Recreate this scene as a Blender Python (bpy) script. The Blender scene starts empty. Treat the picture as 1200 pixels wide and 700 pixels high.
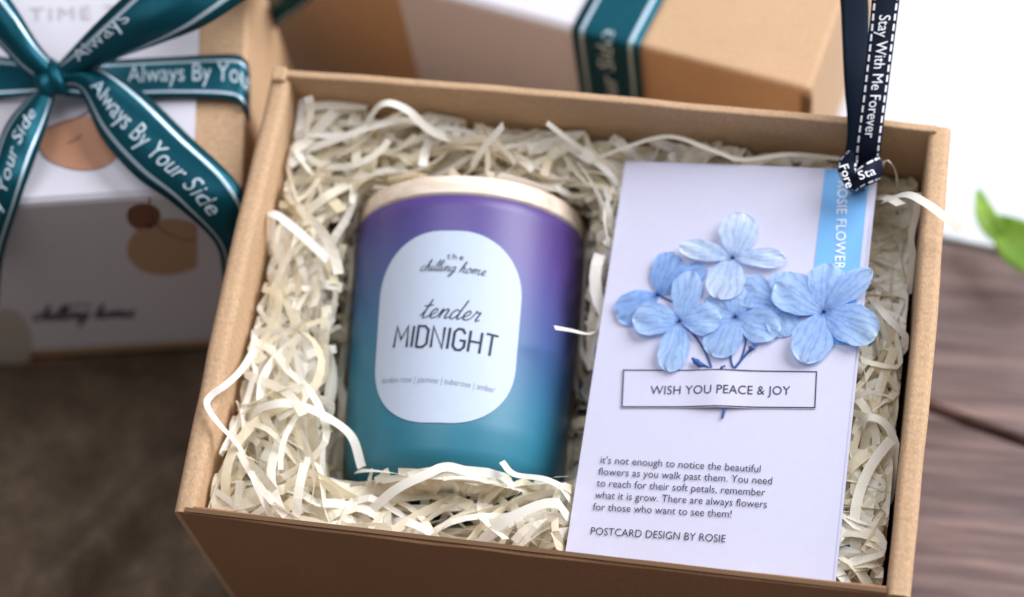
import bpy, bmesh, math, random
from mathutils import Vector, Matrix, noise
random.seed(7)
SC = bpy.context.scene
COL = SC.collection
R_ = math.radians

# ------------------------------------------------------------------ camera
CAM = Vector((0.0973, -0.3111, 0.8508))
CX, CY = Vector((0.9836, 0.1522, -0.0967)), Vector((-0.0980, 0.9013, 0.4219))
CF = Vector((-0.1514, 0.4055, -0.9015))
FPX = 2700.0
cd = bpy.data.cameras.new("camera")
cam = bpy.data.objects.new("camera", cd)
COL.objects.link(cam)
zb = -CF.normalized()
xb = (CX - zb * CX.dot(zb)).normalized()
yb = zb.cross(xb)
cam.matrix_world = Matrix(((xb.x, yb.x, zb.x, CAM.x), (xb.y, yb.y, zb.y, CAM.y), (xb.z, yb.z, zb.z, CAM.z), (0, 0, 0, 1)))
cd.sensor_width = 36.0
cd.lens = 36.0 * FPX / 1200.0
cd.clip_start = 0.02
cd.clip_end = 50
cd.dof.use_dof = True
cd.dof.focus_distance = 0.752
cd.dof.aperture_fstop = 4.4
cd.dof.aperture_blades = 9
SC.camera = cam

# ------------------------------------------------------------------ light (a room by a window: the window stands behind and to the right)
W = bpy.data.worlds.new("World")
SC.world = W
W.use_nodes = True
W.node_tree.nodes["Background"].inputs[0].default_value = (1.0, 0.96, 0.95, 1)
W.node_tree.nodes["Background"].inputs[1].default_value = 0.26

def area(name, loc, target, sx, sy, power, colour):
    l = bpy.data.lights.new(name, 'AREA')
    l.shape = 'RECTANGLE'
    l.size, l.size_y, l.energy, l.color = sx, sy, power, colour
    o = bpy.data.objects.new(name, l)
    COL.objects.link(o)
    o.location = loc
    o.rotation_euler = (Vector(target) - Vector(loc)).to_track_quat('-Z', 'Y').to_euler()
    return o

area("window_light", (0.88, 0.84, 0.90), (0.0, 0.0, 0.1), 1.1, 1.0, 43.0, (0.93, 0.95, 1.0))
area("fill_light", (-0.35, 0.25, 1.5), (0.0, 0.0, 0.1), 0.9, 0.9, 9.0, (0.90, 0.92, 1.0))  # added fill from above, not a lamp of the room
SC.view_settings.view_transform = 'Standard'
SC.view_settings.look = 'None'
SC.view_settings.exposure = 0.0
SC.view_settings.gamma = 1.0
SC.cycles.max_bounces = 8
SC.cycles.diffuse_bounces = 8

H = 0.15          # rim height of the open box

def at(px, py, z):
    """world point at height z seen at photo position (1200 x 700)"""
    v = CX * ((px - 600) / FPX) - CY * ((py - 350) / FPX) + CF
    return CAM + v * ((z - CAM.z) / v.z)

def ray(px, py):
    return (CX * ((px - 600) / FPX) - CY * ((py - 350) / FPX) + CF).normalized()

# ------------------------------------------------------------------ materials
def srgb(r, g, b):
    f = lambda c: (c / 255 / 12.92) if c / 255 <= 0.04045 else ((c / 255 + 0.055) / 1.055) ** 2.4
    return (f(r), f(g), f(b), 1)

class NT:
    def __init__(self, name):
        self.m = bpy.data.materials.new(name)
        self.m.use_nodes = True
        self.t = self.m.node_tree
        self.b = self.t.nodes["Principled BSDF"]
    def n(self, typ, **kw):
        nd = self.t.nodes.new(typ)
        for k, v in kw.items():
            if k.startswith("i_"):
                nd.inputs[k[2:].replace("_", " ")].default_value = v
            else:
                setattr(nd, k, v)
        return nd
    def l(self, a, b):
        self.t.links.new(a, b)
    def noise(self, scale, detail=4, rough=0.6, stretch=(1, 1, 1), rotz=0.0, coord="Object"):
        tc = self.n("ShaderNodeTexCoord")
        mp = self.n("ShaderNodeMapping")
        mp.inputs["Scale"].default_value = stretch
        mp.inputs["Rotation"].default_value = (0, 0, rotz)
        self.l(tc.outputs[coord], mp.inputs[0])
        nz = self.n("ShaderNodeTexNoise")
        nz.inputs["Scale"].default_value = scale
        nz.inputs["Detail"].default_value = detail
        nz.inputs["Roughness"].default_value = rough
        self.l(mp.outputs[0], nz.inputs["Vector"])
        return nz.outputs["Fac"]
    def ramp(self, fac, stops):
        r = self.n("ShaderNodeValToRGB")
        el = r.color_ramp.elements
        while len(el) < len(stops):
            el.new(0.5)
        for e, (p, c) in zip(el, stops):
            e.position, e.color = p, c
        self.l(fac, r.inputs[0])
        return r.outputs[0]
    def math(self, op, a, b=None, c=None):
        m = self.n("ShaderNodeMath", operation=op)
        for i, v in enumerate((a, b, c)):
            if v is None:
                continue
            if isinstance(v, (int, float)):
                m.inputs[i].default_value = v
            else:
                self.l(v, m.inputs[i])
        return m.outputs[0]
    def mix(self, fac, a, b, mode='MIX'):
        m = self.n("ShaderNodeMix", data_type='RGBA', blend_type=mode)
        for s, v in ((m.inputs[0], fac), (m.inputs[6], a), (m.inputs[7], b)):
            if isinstance(v, (int, float, tuple)):
                s.default_value = v
            else:
                self.l(v, s)
        return m.outputs[2]
    def bump(self, fac, strength, dist):
        b = self.n("ShaderNodeBump")
        b.inputs["Strength"].default_value = strength
        b.inputs["Distance"].default_value = dist
        self.l(fac, b.inputs["Height"])
        self.l(b.outputs[0], self.b.inputs["Normal"])
    def col(self, c):
        if isinstance(c, tuple):
            self.b.inputs["Base Color"].default_value = c
        else:
            self.l(c, self.b.inputs["Base Color"])
    def rough(self, v):
        if isinstance(v, (int, float)):
            self.b.inputs["Roughness"].default_value = v
        else:
            self.l(v, self.b.inputs["Roughness"])

def plain(name, c, rough=0.6, spec=0.3):
    t = NT(name)
    nz = t.noise(300, 3)
    t.col(t.mix(nz, tuple(x * 0.93 for x in c[:3]) + (1,), c))
    t.rough(rough)
    t.b.inputs["Specular IOR Level"].default_value = spec
    return t.m

def kraft(name, c, seed_rot=0.0):
    t = NT(name)
    fibre = t.noise(1100, 4, 0.6, (1, 0.75, 1), seed_rot)
    cloud = t.noise(22, 4, 0.6)
    fleck = t.noise(1600, 2, 0.5, (1, 0.5, 1), 0.7)
    dk = tuple(x * 0.78 for x in c[:3]) + (1,)
    lt = tuple(min(1, x * 1.12) for x in c[:3]) + (1,)
    base = t.ramp(fibre, [(0.3, dk), (0.7, lt)])
    base = t.mix(t.ramp(cloud, [(0.35, (0, 0, 0, 1)), (0.7, (0.35, 0.35, 0.35, 1))]), base, dk)
    base = t.mix(t.ramp(fleck, [(0.66, (0, 0, 0, 1)), (0.72, (0.65, 0.65, 0.65, 1))]), base, tuple(x * 0.5 for x in c[:3]) + (1,))
    t.col(base)
    t.rough(0.75)
    t.b.inputs["Specular IOR Level"].default_value = 0.25
    # faint flute ridges of the corrugated board show through the liner
    tc = t.n("ShaderNodeTexCoord")
    wv = t.n("ShaderNodeTexWave", wave_type='BANDS', bands_direction='Y')
    wv.inputs["Scale"].default_value = 95
    wv.inputs["Distortion"].default_value = 0.6
    t.l(tc.outputs["Object"], wv.inputs["Vector"])
    hgt = t.math('ADD', t.math('MULTIPLY', wv.outputs["Fac"], 0.35), fibre)
    t.bump(hgt, 0.22, 0.0006)
    return t.m

M = {}
M['kraft'] = kraft("kraft_board", (0.53, 0.345, 0.205, 1))
M['kraft_shaded'] = kraft("kraft_board_shaded", (0.32, 0.165, 0.085, 1), 0.9)  # same kraft board, with the front wall's shade put into the colour
M['kraft_edge'] = plain("cut_board_edge", (0.17, 0.10, 0.055, 1), 0.9, 0.1)
M['sleeve'] = plain("white_sleeve_card", (0.64, 0.62, 0.68, 1), 0.55)
M['card'] = plain("white_card", (0.565, 0.56, 0.70, 1), 0.5)
M['ribbonprint'] = plain("pale_ribbon_print", (0.50, 0.61, 0.68, 1), 0.5)
M['ink'] = plain("dark_ink", (0.028, 0.030, 0.055, 1), 0.6)
M['inkgrey'] = plain("grey_ink", (0.10, 0.10, 0.13, 1), 0.6)
M['faintink'] = plain("faint_ink", (0.50, 0.47, 0.50, 1), 0.6)
M['white'] = plain("white_print", (0.88, 0.90, 0.94, 1), 0.5)
M['band'] = plain("sky_blue_print", (0.17, 0.43, 0.80, 1), 0.5)
M['label'] = plain("label_paper", (0.50, 0.575, 0.70, 1), 0.5)
M['terracotta'] = plain("terracotta_print", (0.45, 0.22, 0.13, 1), 0.6)
M['tan'] = plain("tan_print", (0.46, 0.29, 0.19, 1), 0.6)
M['umber'] = plain("umber_print", (0.20, 0.085, 0.055, 1), 0.6)
M['greige'] = plain("greige_print", (0.46, 0.41, 0.36, 1), 0.6)

def m_shred():
    t = NT("shredded_paper")
    oi = t.n("ShaderNodeVertexColor", layer_name="tone")
    nz = t.noise(500, 3)
    c = t.ramp(oi.outputs["Color"], [(0.0, (0.78, 0.69, 0.50, 1)), (0.45, (0.90, 0.85, 0.73, 1)), (1.0, (0.95, 0.94, 0.90, 1))])
    c = t.mix(t.math('MULTIPLY', nz, 0.10), c, (0.7, 0.6, 0.42, 1))
    t.col(c)
    t.rough(0.5)
    t.b.inputs["Specular IOR Level"].default_value = 0.35
    tr = t.n("ShaderNodeBsdfTranslucent")
    t.l(c, tr.inputs[0])
    mx = t.n("ShaderNodeMixShader")
    mx.inputs[0].default_value = 0.36
    t.l(t.b.outputs[0], mx.inputs[1])
    t.l(tr.outputs[0], mx.inputs[2])
    t.l(mx.outputs[0], t.t.nodes["Material Output"].inputs["Surface"])
    return t.m
M['shred'] = m_shred()

def m_glass():
    t = NT("frosted_gradient_glass")
    uv = t.n("ShaderNodeUVMap", uv_map="UVMap")
    sx = t.n("ShaderNodeSeparateXYZ")
    t.l(uv.outputs[0], sx.inputs[0])
    nz = t.noise(18, 3, 0.5)
    g = t.math('ADD', sx.outputs[1], t.math('MULTIPLY', t.math('SUBTRACT', nz, 0.5), 0.10))
    # the teal coat climbs higher on the one flank
    g = t.math('ADD', g, t.math('MULTIPLY', sx.outputs[0], 0.14))
    c = t.ramp(g, [(0.0, (0.016, 0.165, 0.235, 1)), (0.30, (0.024, 0.185, 0.275, 1)), (0.50, (0.036, 0.135, 0.29, 1)), (0.74, (0.070, 0.072, 0.265, 1)), (0.90, (0.085, 0.048, 0.225, 1)), (1.0, (0.078, 0.042, 0.205, 1))])
    for nd in t.t.nodes:
        if nd.type == 'VALTORGB': nd.color_ramp.interpolation = 'B_SPLINE'
    fl = t.noise(1500, 1, 0.4)
    c = t.mix(t.ramp(fl, [(0.80, (0, 0, 0, 1)), (0.83, (0.5, 0.5, 0.5, 1))]), c, (0.5, 0.5, 0.7, 1))
    t.col(c)
    t.rough(0.46)
    t.b.inputs["Specular IOR Level"].default_value = 0.45
    t.b.inputs["Coat Weight"].default_value = 0.25
    t.b.inputs["Coat Roughness"].default_value = 0.35
    return t.m
M['glass'] = m_glass()

def m_lid():
    t = NT("pale_lid_wood")
    g = t.noise(60, 6, 0.65, (0.25, 6, 6))
    c = t.ramp(g, [(0.3, (0.66, 0.50, 0.38, 1)), (0.55, (0.80, 0.67, 0.55, 1)), (0.75, (0.86, 0.76, 0.66, 1))])
    t.col(c)
    t.rough(0.55)
    t.bump(g, 0.15, 0.0005)
    return t.m
M['lid'] = m_lid()

def m_wood(rotz):
    t = NT("brown_plank_wood")
    vc = t.n("ShaderNodeVertexColor", layer_name="tone")
    g = t.noise(26, 8, 0.68, (0.35, 6.0, 1), rotz)
    g2 = t.noise(9, 4, 0.6, (0.5, 4.0, 1), rotz)
    kn = t.noise(40, 3, 0.5, (0.5, 1.2, 1), rotz)
    c = t.ramp(g, [(0.36, (0.055, 0.026, 0.022, 1)), (0.46, (0.145, 0.085, 0.075, 1)), (0.56, (0.235, 0.150, 0.135, 1)), (0.68, (0.39, 0.25, 0.21, 1))])
    c = t.mix(t.ramp(g2, [(0.35, (0.6, 0.6, 0.6, 1)), (0.65, (0, 0, 0, 1))]), c, (0.12, 0.08, 0.085, 1))
    c = t.mix(t.ramp(kn, [(0.70, (0, 0, 0, 1)), (0.80, (0.6, 0.6, 0.6, 1))]), c, (0.09, 0.07, 0.075, 1))
    c = t.mix(0.25, c, vc.outputs["Color"], 'MULTIPLY')
    t.col(c)
    t.rough(0.5)
    t.bump(g, 0.3, 0.002)
    return t.m

def m_cloth():
    t = NT("brown_sackcloth")
    a = t.noise(38, 7, 0.72)
    b = t.noise(420, 4, 0.7)
    c = t.ramp(a, [(0.3, (0.09, 0.062, 0.042, 1)), (0.55, (0.19, 0.138, 0.096, 1)), (0.72, (0.34, 0.25, 0.175, 1))])
    c = t.mix(t.math('MULTIPLY', b, 0.5), c, (0.06, 0.042, 0.03, 1))
    t.col(c)
    t.rough(0.95)
    t.b.inputs["Specular IOR Level"].default_value = 0.1
    tc = t.n("ShaderNodeTexCoord")
    w1 = t.n("ShaderNodeTexWave", bands_direction='X')
    w2 = t.n("ShaderNodeTexWave", bands_direction='Y')
    for w in (w1, w2):
        w.inputs["Scale"].default_value = 190
        w.inputs["Distortion"].default_value = 2.0
        t.l(tc.outputs["Object"], w.inputs["Vector"])
    t.bump(t.math('ADD', t.math('MULTIPLY', w1.outputs["Fac"], w2.outputs["Fac"]), b), 0.6, 0.001)
    return t.m
M['cloth'] = m_cloth()

def m_ribbon(name, base, light, stripe, stitched):
    t = NT(name)
    uv = t.n("ShaderNodeUVMap", uv_map="UVMap")
    sx = t.n("ShaderNodeSeparateXYZ")
    t.l(uv.outputs[0], sx.inputs[0])
    u, v = sx.outputs[0], sx.outputs[1]
    d = t.math('ABSOLUTE', t.math('SUBTRACT', v, 0.5))              # 0 in the middle, 0.5 at the edges
    line = t.math('LESS_THAN', t.math('ABSOLUTE', t.math('SUBTRACT', d, 0.400 if stitched else 0.36)), 0.034 if stitched else 0.028)
    if stitched:
        line = t.math('MULTIPLY', line, t.math('LESS_THAN', t.math('FRACT', t.math('MULTIPLY', u, 290.0)), 0.66))
    weave = t.noise(700, 2, 0.5, (1, 1, 1))
    c = t.mix(weave, base, light)
    c = t.mix(line, c, stripe)
    t.col(c)
    t.rough(0.30 if not stitched else 0.6)
    t.b.inputs["Specular IOR Level"].default_value = 0.3 if not stitched else 0.12
    t.b.inputs["Metallic"].default_value = 0.0 if stitched else 0.6
    t.b.inputs["Sheen Weight"].default_value = 0.0
    w = t.n("ShaderNodeTexWave", bands_direction='X')
    w.inputs["Scale"].default_value = 900
    t.l(uv.outputs[0], w.inputs["Vector"])
    cr = t.noise(85, 3, 0.55, (1, 1, 1))
    t.bump(t.math('ADD', t.math('MULTIPLY', w.outputs["Fac"], 0.12), cr), 0.35, 0.0014)
    return t.m
M['teal'] = m_ribbon("teal_satin_ribbon", (0.001, 0.052, 0.078, 1), (0.003, 0.082, 0.115, 1), (0.48, 0.60, 0.68, 1), False)
M['navy'] = m_ribbon("navy_stitched_ribbon", (0.003, 0.006, 0.018, 1), (0.006, 0.010, 0.026, 1), (0.92, 0.93, 0.97, 1), True)

def m_petal(name, c0, c1):
    t = NT(name)
    uv = t.n("ShaderNodeUVMap", uv_map="UVMap")
    sx = t.n("ShaderNodeSeparateXYZ")
    t.l(uv.outputs[0], sx.inputs[0])
    u, v = sx.outputs[0], sx.outputs[1]
    c = t.ramp(u, [(0.0, (0.035, 0.11, 0.42, 1)), (0.16, c0), (0.6, tuple((a + b) / 2 for a, b in zip(c0, c1))), (1.0, c1)])
    # veins that fan out from the heart of the flower
    off = t.noise(160, 2, 0.5)
    ang = t.math('ADD', t.math('MULTIPLY', v, 26.0), t.math('MULTIPLY', off, 5.0))
    ang = t.math('ADD', ang, t.math('MULTIPLY', t.math('MULTIPLY', u, t.math('SUBTRACT', v, 0.5)), -16.0))
    vn = t.math('POWER', t.math('ABSOLUTE', t.math('SINE', ang)), 7.0)
    c = t.mix(t.math('MULTIPLY', vn, 0.36), c, tuple(x * 0.45 for x in c0[:3]) + (1,))
    mott = t.noise(420, 4, 0.65)
    c = t.mix(t.ramp(mott, [(0.40, (0, 0, 0, 1)), (0.68, (0.35, 0.35, 0.35, 1))]), c, tuple(min(1, x * 1.25 + .08) for x in c1[:3]) + (1,))
    rim = t.math('GREATER_THAN', u, 0.955)
    c = t.mix(t.math('MULTIPLY', rim, 0.45), c, (0.72, 0.83, 0.96, 1))
    mid = t.math('LESS_THAN', t.math('ABSOLUTE', t.math('SUBTRACT', v, 0.5)), 0.012)
    c = t.mix(t.math('MULTIPLY', mid, 0.28), c, tuple(x * 0.4 for x in c0[:3]) + (1,))
    t.col(c)
    t.rough(0.6)
    t.bump(t.math('ADD', vn, mott), 0.16, 0.0004)
    tr = t.n("ShaderNodeBsdfTranslucent")
    t.l(c, tr.inputs[0])
    mx = t.n("ShaderNodeMixShader")
    mx.inputs[0].default_value = 0.38
    t.l(t.b.outputs[0], mx.inputs[1])
    t.l(tr.outputs[0], mx.inputs[2])
    t.l(mx.outputs[0], t.t.nodes["Material Output"].inputs["Surface"])
    return t.m
M['petal_pale'] = m_petal("pale_blue_petal", (0.40, 0.56, 0.85, 1), (0.66, 0.77, 0.93, 1))
M['petal_mid'] = m_petal("sky_blue_petal", (0.27, 0.45, 0.81, 1), (0.43, 0.60, 0.88, 1))
M['petal_deep'] = m_petal("cornflower_petal", (0.20, 0.38, 0.76, 1), (0.32, 0.50, 0.84, 1))
M['stem'] = plain("blue_dyed_stem", (0.030, 0.085, 0.30, 1), 0.6)
M['stain'] = plain("pale_blue_dye_stain", (0.40, 0.55, 0.86, 1), 0.6)

def m_leaf():
    t = NT("fresh_green_leaf")
    nz = t.noise(60, 3)
    c = t.ramp(nz, [(0.3, (0.22, 0.44, 0.05, 1)), (0.7, (0.40, 0.62, 0.13, 1))])
    t.col(c)
    t.rough(0.4)
    tr = t.n("ShaderNodeBsdfTranslucent")
    t.l(c, tr.inputs[0])
    mx = t.n("ShaderNodeMixShader")
    mx.inputs[0].default_value = 0.45
    t.l(t.b.outputs[0], mx.inputs[1])
    t.l(tr.outputs[0], mx.inputs[2])
    t.l(mx.outputs[0], t.t.nodes["Material Output"].inputs["Surface"])
    return t.m
M['leaf'] = m_leaf()
M['sill'] = plain("white_painted_board", (0.64, 0.685, 0.74, 1), 0.6)
M['pot'] = plain("white_ceramic", (0.80, 0.80, 0.79, 1), 0.3)
M['soil'] = plain("dark_soil", (0.03, 0.02, 0.015, 1), 0.95)

# ------------------------------------------------------------------ object helpers
def thing(name, label, cat, loc, group=None):
    o = bpy.data.objects.new(name, None)
    COL.objects.link(o)
    o.location = loc
    o.empty_display_size = 0.01
    tag(o, label, cat, group)
    return o

def tag(o, label, cat, group=None):
    o["label"] = label
    o["category"] = cat
    if group:
        o["group"] = group
    return o

def origin_of(o):
    v = Vector((0, 0, 0))
    while o:
        v += o.location
        o = o.parent
    return v

def mesh(name, verts, faces, mat, parent=None, loc=None, uvs=None, tone=None, smooth=True):
    base = origin_of(parent) if parent else (Vector(loc) if loc is not None else Vector((0, 0, 0)))
    me = bpy.data.meshes.new(name)
    me.from_pydata([tuple(Vector(v) - base) for v in verts], [], faces)
    me.materials.append(mat)
    if uvs is not None:
        ul = me.uv_layers.new(name="UVMap")
        for lp in me.loops:
            ul.data[lp.index].uv = uvs[lp.vertex_index]
    if tone is not None:
        ca = me.color_attributes.new("tone", 'FLOAT_COLOR', 'POINT')
        for i, v in enumerate(tone):
            ca.data[i].color = (v, v, v, 1)
    if smooth:
        for p in me.polygons:
            p.use_smooth = True
    me.update()
    o = bpy.data.objects.new(name, me)
    COL.objects.link(o)
    if parent:
        o.parent = parent
    elif loc is not None:
        o.location = loc
    return o

def box_geo(lo, hi, bevel=0.0, seg=2, frame=None):
    bm = bmesh.new()
    bmesh.ops.create_cube(bm, size=1)
    lo, hi = Vector(lo), Vector(hi)
    for v in bm.verts:
        v.co = Vector([lo[i] + (v.co[i] + 0.5) * (hi[i] - lo[i]) for i in range(3)])
    if bevel > 0:
        bmesh.ops.bevel(bm, geom=bm.edges[:], offset=bevel, segments=seg, affect='EDGES', profile=0.5)
    bm.verts.index_update()
    vs = [v.co.copy() for v in bm.verts]
    if frame:
        vs = [frame(v) for v in vs]
    fs = [[v.index for v in f.verts] for f in bm.faces]
    bm.free()
    return vs, fs

def join(*geos):
    V, F = [], []
    for v, f in geos:
        k = len(V)
        V += list(v)
        F += [[i + k for i in q] for q in f]
    return V, F

def cat(pts, n):
    """Catmull-Rom through pts, n samples per span"""
    P = [Vector(p) for p in pts]
    P = [P[0] * 2 - P[1]] + P + [P[-1] * 2 - P[-2]]
    out = []
    for i in range(1, len(P) - 2):
        a, b, c, d = P[i - 1:i + 3]
        for k in range(n):
            t = k / n
            out.append(0.5 * ((2 * b) + (c - a) * t + (2 * a - 5 * b + 4 * c - d) * t * t + (3 * b - a - 3 * c + d) * t ** 3))
    out.append(P[-2].copy())
    return out

def tube_geo(pts, r0, r1, sides=8):
    V, F = [], []
    n = len(pts)
    for i, p in enumerate(pts):
        t = (pts[min(n - 1, i + 1)] - pts[max(0, i - 1)]).normalized()
        a = t.orthogonal().normalized()
        if i:
            a = (pa - t * pa.dot(t)).normalized()
        pa = a
        b = t.cross(a)
        r = r0 + (r1 - r0) * i / (n - 1)
        for k in range(sides):
            an = 2 * math.pi * k / sides
            V.append(p + a * math.cos(an) * r + b * math.sin(an) * r)
    for i in range(n - 1):
        for k in range(sides):
            k2 = (k + 1) % sides
            F.append([i * sides + k, i * sides + k2, (i + 1) * sides + k2, (i + 1) * sides + k])
    F.append(list(range(sides))[::-1])
    F.append([(n - 1) * sides + k for k in range(sides)])
    return V, F

# ---- lettering: flat outlines in a unit frame, laid on a surface afterwards
def font_geo(text, thin=0.0, spacing=1.0, shear=0.0, res=3):
    cu = bpy.data.curves.new("text", 'FONT')
    cu.body = text
    cu.resolution_u = res
    cu.offset = thin
    cu.space_character = spacing
    cu.shear = shear
    cu.fill_mode = 'FRONT'
    o = bpy.data.objects.new("text", cu)
    COL.objects.link(o)
    dg = bpy.context.evaluated_depsgraph_get()
    dg.update()
    me = o.evaluated_get(dg).to_mesh()
    V = [(v.co.x, v.co.y) for v in me.vertices]
    F = [list(p.vertices) for p in me.polygons]
    bpy.data.objects.remove(o)
    bpy.data.curves.remove(cu)
    return V, F

CURSIVE = {
    't': (0.78, [[(0, .2), (.34, 1.0), (.52, 1.95), (.40, 1.3), (.28, .25), (.45, 0), (.78, .2)], [(.0, 1.28), (.4, 1.30), (.8, 1.42)]]),
    'e': (0.80, [[(0, .2), (.45, .48), (.60, .82), (.42, 1.0), (.15, .6), (.20, .12), (.48, 0), (.80, .2)]]),
    'n': (1.02, [[(0, .2), (.20, .92), (.27, .85), (.20, 0)], [(.20, .05), (.38, .75), (.62, 1.0), (.76, .8), (.68, .18), (.82, 0), (1.02, .2)]]),
    'd': (1.08, [[(.72, .82), (.45, 1.0), (.13, .6), (.14, .12), (.38, 0), (.66, .45), (.85, 1.2), (.98, 2.1)], [(.98, 2.1), (.76, .7), (.75, .12), (.88, 0), (1.08, .2)]]),
    'r': (0.80, [[(0, .2), (.20, .85), (.22, 1.08), (.36, .92), (.60, .96), (.55, .6), (.48, .15), (.60, 0), (.80, .2)]]),
    'c': (0.76, [[(.64, .8), (.45, 1.0), (.12, .6), (.15, .1), (.42, 0), (.76, .2)]]),
    'h': (0.98, [[(0, .2), (.40, 1.2), (.50, 2.0), (.36, 2.1), (.22, 1.2), (.14, 0)], [(.14, .05), (.34, .75), (.58, 1.0), (.70, .78), (.62, .18), (.76, 0), (.98, .2)]]),
    'i': (0.52, [[(0, .2), (.20, 1.0), (.14, .25), (.28, 0), (.52, .2)], [(.30, 1.42), (.34, 1.52)]]),
    'l': (0.52, [[(0, .2), (.35, 1.2), (.46, 2.0), (.33, 2.1), (.20, 1.2), (.16, .25), (.30, 0), (.52, .2)]]),
    'g': (0.92, [[(.62, .82), (.40, 1.0), (.12, .6), (.15, .1), (.38, 0), (.60, .45), (.70, .95), (.62, 0), (.50, -.8), (.26, -1.0), (.16, -.72), (.5, -.25), (.92, .2)]]),
    'o': (0.86, [[(.45, 1.0), (.13, .6), (.16, .1), (.40, 0), (.66, .4), (.60, .9), (.42, 1.0), (.56, .80), (.86, .85)]]),
    'm': (1.5, [[(0, .2), (.20, .92), (.27, .85), (.20, 0)], [(.20, .05), (.36, .75), (.56, 1.0), (.66, .8), (.60, 0)], [(.60, .05), (.78, .75), (1.02, 1.0), (1.16, .8), (1.10, .18), (1.26, 0), (1.5, .2)]]),
    ' ': (0.55, []),
}
BLOCK = {
    'M': (1.16, [[(0, 0), (.07, 1.5), (.45, .55), (.83, 1.5), (.90, 0)]]),
    'I': (.30, [[(.05, 0), (.05, 1.5)]]),
    'D': (.92, [[(.05, 0), (.05, 1.5), (.45, 1.5), (.68, 1.25), (.68, .25), (.45, 0), (.05, 0)]]),
    'N': (.98, [[(.05, 0), (.05, 1.5), (.72, 0), (.72, 1.5)]]),
    'G': (.92, [[(.68, 1.2), (.50, 1.5), (.24, 1.5), (.05, 1.25), (.05, .25), (.24, 0), (.50, 0), (.70, .25), (.70, .70), (.40, .70)]]),
    'H': (.98, [[(.05, 0), (.05, 1.5)], [(.05, .75), (.72, .75)], [(.72, 0), (.72, 1.5)]]),
    'T': (.80, [[(0, 1.5), (.72, 1.5)], [(.36, 1.5), (.36, 0)]]),
}

def stroke_geo(text, table, w, smooth, slant=0.0, nib=0.0):
    V, F = [], []
    x0 = 0.0
    for ch in text:
        adv, strokes = table[ch]
        for st in strokes:
            pts = [Vector((x0 + x + y * slant, y, 0)) for x, y in st]
            if smooth and len(pts) > 2:
                pts = cat(pts, 6)
            n = len(pts)
            k = len(V)
            for i, p in enumerate(pts):
                d0 = (p - pts[i - 1]) if i else (pts[1] - p)
                d1 = (pts[i + 1] - p) if i < n - 1 else d0
                if d0.length < 1e-6: d0 = d1
                d0.normalize(); d1.normalize()
                d = d0 + d1
                if d.length < 0.3: d = d1.copy()
                d.normalize()
                nr = Vector((-d.y, d.x, 0))
                miter = 1.0 / max(0.55, abs(d.dot(d1)))
                ww = w * miter * (1 + nib * (abs(d.y) * (1 if d.y < 0 else -0.5)))
                V.append((p.x + nr.x * ww / 2, p.y + nr.y * ww / 2))
                V.append((p.x - nr.x * ww / 2, p.y - nr.y * ww / 2))
            for i in range(n - 1):
                F.append([k + 2 * i, k + 2 * i + 1, k + 2 * i + 3, k + 2 * i + 2])
        x0 += adv
    return V, F

def lay(geo, surf, a, b, h=None, ymax=None):
    """stretch a flat outline so that its left end lies at a and its right end at b (surface coordinates).
    h: height in surface units of the outline's tallest letter"""
    V, F = geo
    xs = [v[0] for v in V]
    x0, x1 = min(xs), max(xs)
    top = ymax or max(v[1] for v in V)
    ax, ay = a
    dx, dy = b[0] - ax, b[1] - ay
    L = math.hypot(dx, dy)
    ux, uy = dx / L, dy / L
    sy = (h / top) if h else L / (x1 - x0)
    out = []
    for x, y in V:
        s = (x - x0) / (x1 - x0) * L
        t = y * sy
        out.append(surf(ax + ux * s - uy * t, ay + uy * s + ux * t))
    return out, F

def sheet_geo(surf, s_list, t_list):
    V = [surf(s, t) for s in s_list for t in t_list]
    m = len(t_list)
    F = []
    for i in range(len(s_list) - 1):
        for j in range(m - 1):
            F.append([i * m + j, (i + 1) * m + j, (i + 1) * m + j + 1, i * m + j + 1])
    return V, F

def solid(o, th, off=-1.0):
    md = o.modifiers.new("thickness", 'SOLIDIFY')
    md.thickness = th
    md.offset = off
    return o

# ------------------------------------------------------------------ table, sill, cloth
PLANK = R_(-16)
pdir, pnor = Vector((math.cos(PLANK), math.sin(PLANK), 0)), Vector((-math.sin(PLANK), math.cos(PLANK), 0))
edge_a, edge_b = at(1105, 286, 0), at(1200, 306, 0)
edir = (edge_b - edge_a).normalized()
enor = Vector((-edir.y, edir.x, 0))
seam = at(1150, 500, 0)
wood = m_wood(-PLANK)
V, F, T = [], [], []
rows = []
c0 = seam.dot(pnor)
widths = [-0.62, -0.46, -0.315, -0.165, 0.0, 0.13, 0.26, 0.40]
for k in range(len(widths) - 1):
    y0, y1 = c0 + widths[k] + 0.0012, c0 + widths[k + 1] - 0.0012
    xs = [-0.9 + i * 0.06 for i in range(31)]
    tone = 0.55 + 0.4 * random.random()
    def wav(x, s):
        return 0.0016 * noise.noise(Vector((x * 9, s * 7.0, 3.1)))
    for (zz, yy) in ((-0.03, y0), (-0.0015, y0), (0.0, y0 + 0.0018), (0.0, y1 - 0.0018), (-0.0015, y1), (-0.03, y1)):
        for x in xs:
            p = pdir * x + pnor * (yy + wav(x, round(yy, 2)))
            # cut along the far edge of the table
            over = (p - edge_a).dot(enor)
            if over > 0:
                p = p - enor * over
            V.append(Vector((p.x, p.y, zz)))
            T.append(tone)
    n = len(xs)
    b = len(V) - 6 * n
    for r in range(5):
        for i in range(n - 1):
            F.append([b + r * n + i, b + r * n + i + 1, b + (r + 1) * n + i + 1, b + (r + 1) * n + i])
k = len(V)
for p, z in ((pdir * -0.9 + pnor * -0.6, -0.03), (pdir * 0.9 + pnor * -0.6, -0.03)):
    V.append(Vector((p.x, p.y, z))); T.append(0.1)
q0, q1 = edge_a + edir * 0.75, edge_a - edir * 1.0
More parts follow.
